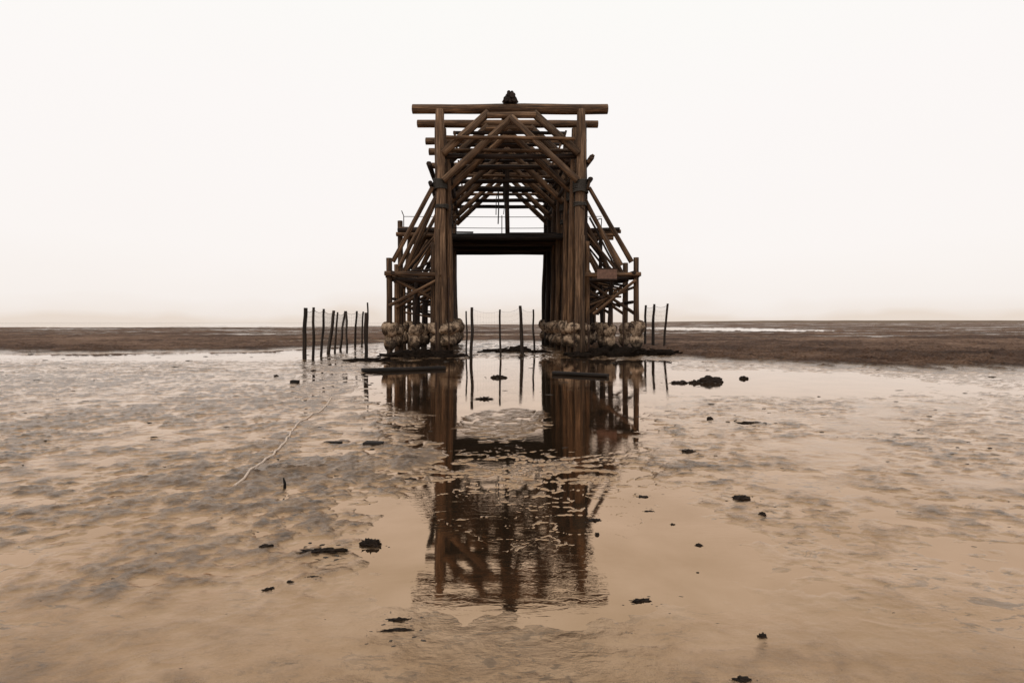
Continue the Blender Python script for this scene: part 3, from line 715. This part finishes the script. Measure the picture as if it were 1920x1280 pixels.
clod(935, 708, 24, 7, 'dark weed tuft around the slim middle stake in the pool', 22, .5, .5, 'weed_strand', 0, 'seaweed', 2.6)
clod(909, 748, 24, 5, 'row of black weed bits in the pool behind the sandbar', 23, .4, .7, 'weed_strand', 0, 'seaweed', 3.4)
clod(518, 706, 9, 5, 'small dark clod in the shallow water at far left', 25)
clod(589, 696, 10, 4, 'small clod on the mud below the left net fence', 26)
clod(1205, 931, 22, 4, 'low brown clod right of the reflection', 27, .5)
clod(1261, 983, 10, 4, 'small brown clod lower right of the low brown one', 28)
clod(1217, 958, 20, 3, 'thin dark smear below the low brown clod', 29, .35)
clod(1120, 1002, 9, 7, 'little dark clod on the right edge of the reflection', 30)
clod(1115, 975, 22, 5, 'dark weed bit at the right edge of the reflection', 31, .5, .6, 'weed_strand', .3, 'seaweed', 2.8)
clod(770, 898, 20, 4, 'dark clod on the left bank of the reflection pool', 32, .5)
clod(742, 803, 14, 3, 'small dark clod on the bumpy mud beside the left reflection', 33, .5)

# small bits scattered over the flat
sp = MB(); rng = random.Random(5)
for k in range(420):
    py = HZ + 60 + 640 * rng.random() ** 1.7; px = rng.uniform(-60, 1980)
    g = G(px, py)
    if 820 < px < 1100 and py > 740 and rng.random() < .8: continue
    z = float(ground_h(np.array([g.x]), np.array([g.y]))[0])
    s_ = rng.uniform(.8, 3.2) * g.y / F * (.6 if py > 900 else 1.0)
    blob((g.x, g.y, max(z, 0) - .001), s_ * rng.uniform(1.2, 3.5), s_, s_ * rng.uniform(.2, .5), k, .4, 1, -.3, 1.5, mb=sp, rot=rng.uniform(-.4, .4))
for (cx_, cy_, w_) in CL:
    for k in range(9):
        a_ = rng.uniform(0, 6.28); d_ = w_ * rng.uniform(.9, 2.4); s_ = w_ * rng.uniform(.04, .13)
        qx, qy = cx_ + d_ * math.cos(a_), cy_ + d_ * math.sin(a_) * .8
        blob((qx, qy, max(float(ground_h(np.array([qx]), np.array([qy]))[0]), 0) - .001), s_ * rng.uniform(1, 2.5), s_, s_ * .5, k, .4, 1, -.3, 1.5, mb=sp, rot=rng.uniform(-.5, .5))
o = sp.build('mud_specks', SHELL, origin=(0, 0, 0)); struct(o, 'stuff')

# ------------------------------------------------------------------ light, sky, camera
sc = bpy.context.scene
w = bpy.data.worlds.new('World'); sc.world = w; w.use_nodes = True
nt = w.node_tree; bg = nt.nodes['Background']
ELEV = 52; AZ = 205                                    # overcast sun, high behind the photographer's left shoulder
sky = N(nt, 'ShaderNodeTexSky', sky_type='NISHITA'); sky.sun_disc = False; sky.sun_elevation = R(ELEV); sky.sun_rotation = R(AZ); sky.air_density = 1; sky.dust_density = 4
tc = N(nt, 'ShaderNodeTexCoord'); sp_ = N(nt, 'ShaderNodeSeparateXYZ'); nt.links.new(tc.outputs['Generated'], sp_.inputs[0])
cl = noise(nt, mapping(nt, tc.outputs['Generated'], (1, 1, 2.2)), 2.2, 4, .5, .2)
el = math_(nt, 'ADD', sp_.outputs['Z'], math_(nt, 'MULTIPLY', math_(nt, 'SUBTRACT', cl, .5), .16))
g = ramp(nt, el, [(0.0, (.83, .72, .63)), (.012, (.90, .82, .76)), (.035, (.94, .88, .84)), (.12, (.97, .92, .89)), (.32, (.985, .945, .92)), (.5, (.985, .97, .935)), (1.0, (1.0, .99, .96))])
skyd = mixc(nt, 1.0, sky.outputs['Color'], (.1, .1, .1), 'MULTIPLY')
col = mixc(nt, .93, skyd, g.outputs['Color'])
nt.links.new(col, bg.inputs['Color']); bg.inputs['Strength'].default_value = 1.05
sun = bpy.data.lights.new('sun', 'SUN'); sun.energy = .8; sun.angle = R(14); sun.color = (1, .93, .82)
so = bpy.data.objects.new('sun', sun); C.objects.link(so)
sd = Vector((math.cos(R(ELEV)) * math.sin(R(AZ)), math.cos(R(ELEV)) * math.cos(R(AZ)), math.sin(R(ELEV))))
so.rotation_euler = sd.to_track_quat('Z', 'Y').to_euler(); so.location = sd * 60

cam = bpy.data.cameras.new('camera'); co = bpy.data.objects.new('camera', cam); C.objects.link(co)
co.location = (0, 0, EYE); co.rotation_euler = (R(90), 0, 0)
cam.sensor_width = 36; cam.lens = 36 * F / 1920; cam.shift_y = -(640 - HZ) / 1920
cam.clip_start = .05; cam.clip_end = 60000
sc.camera = co
vs = sc.view_settings; vs.view_transform = 'Standard'; vs.look = 'None'; vs.exposure = 0; vs.gamma = 1
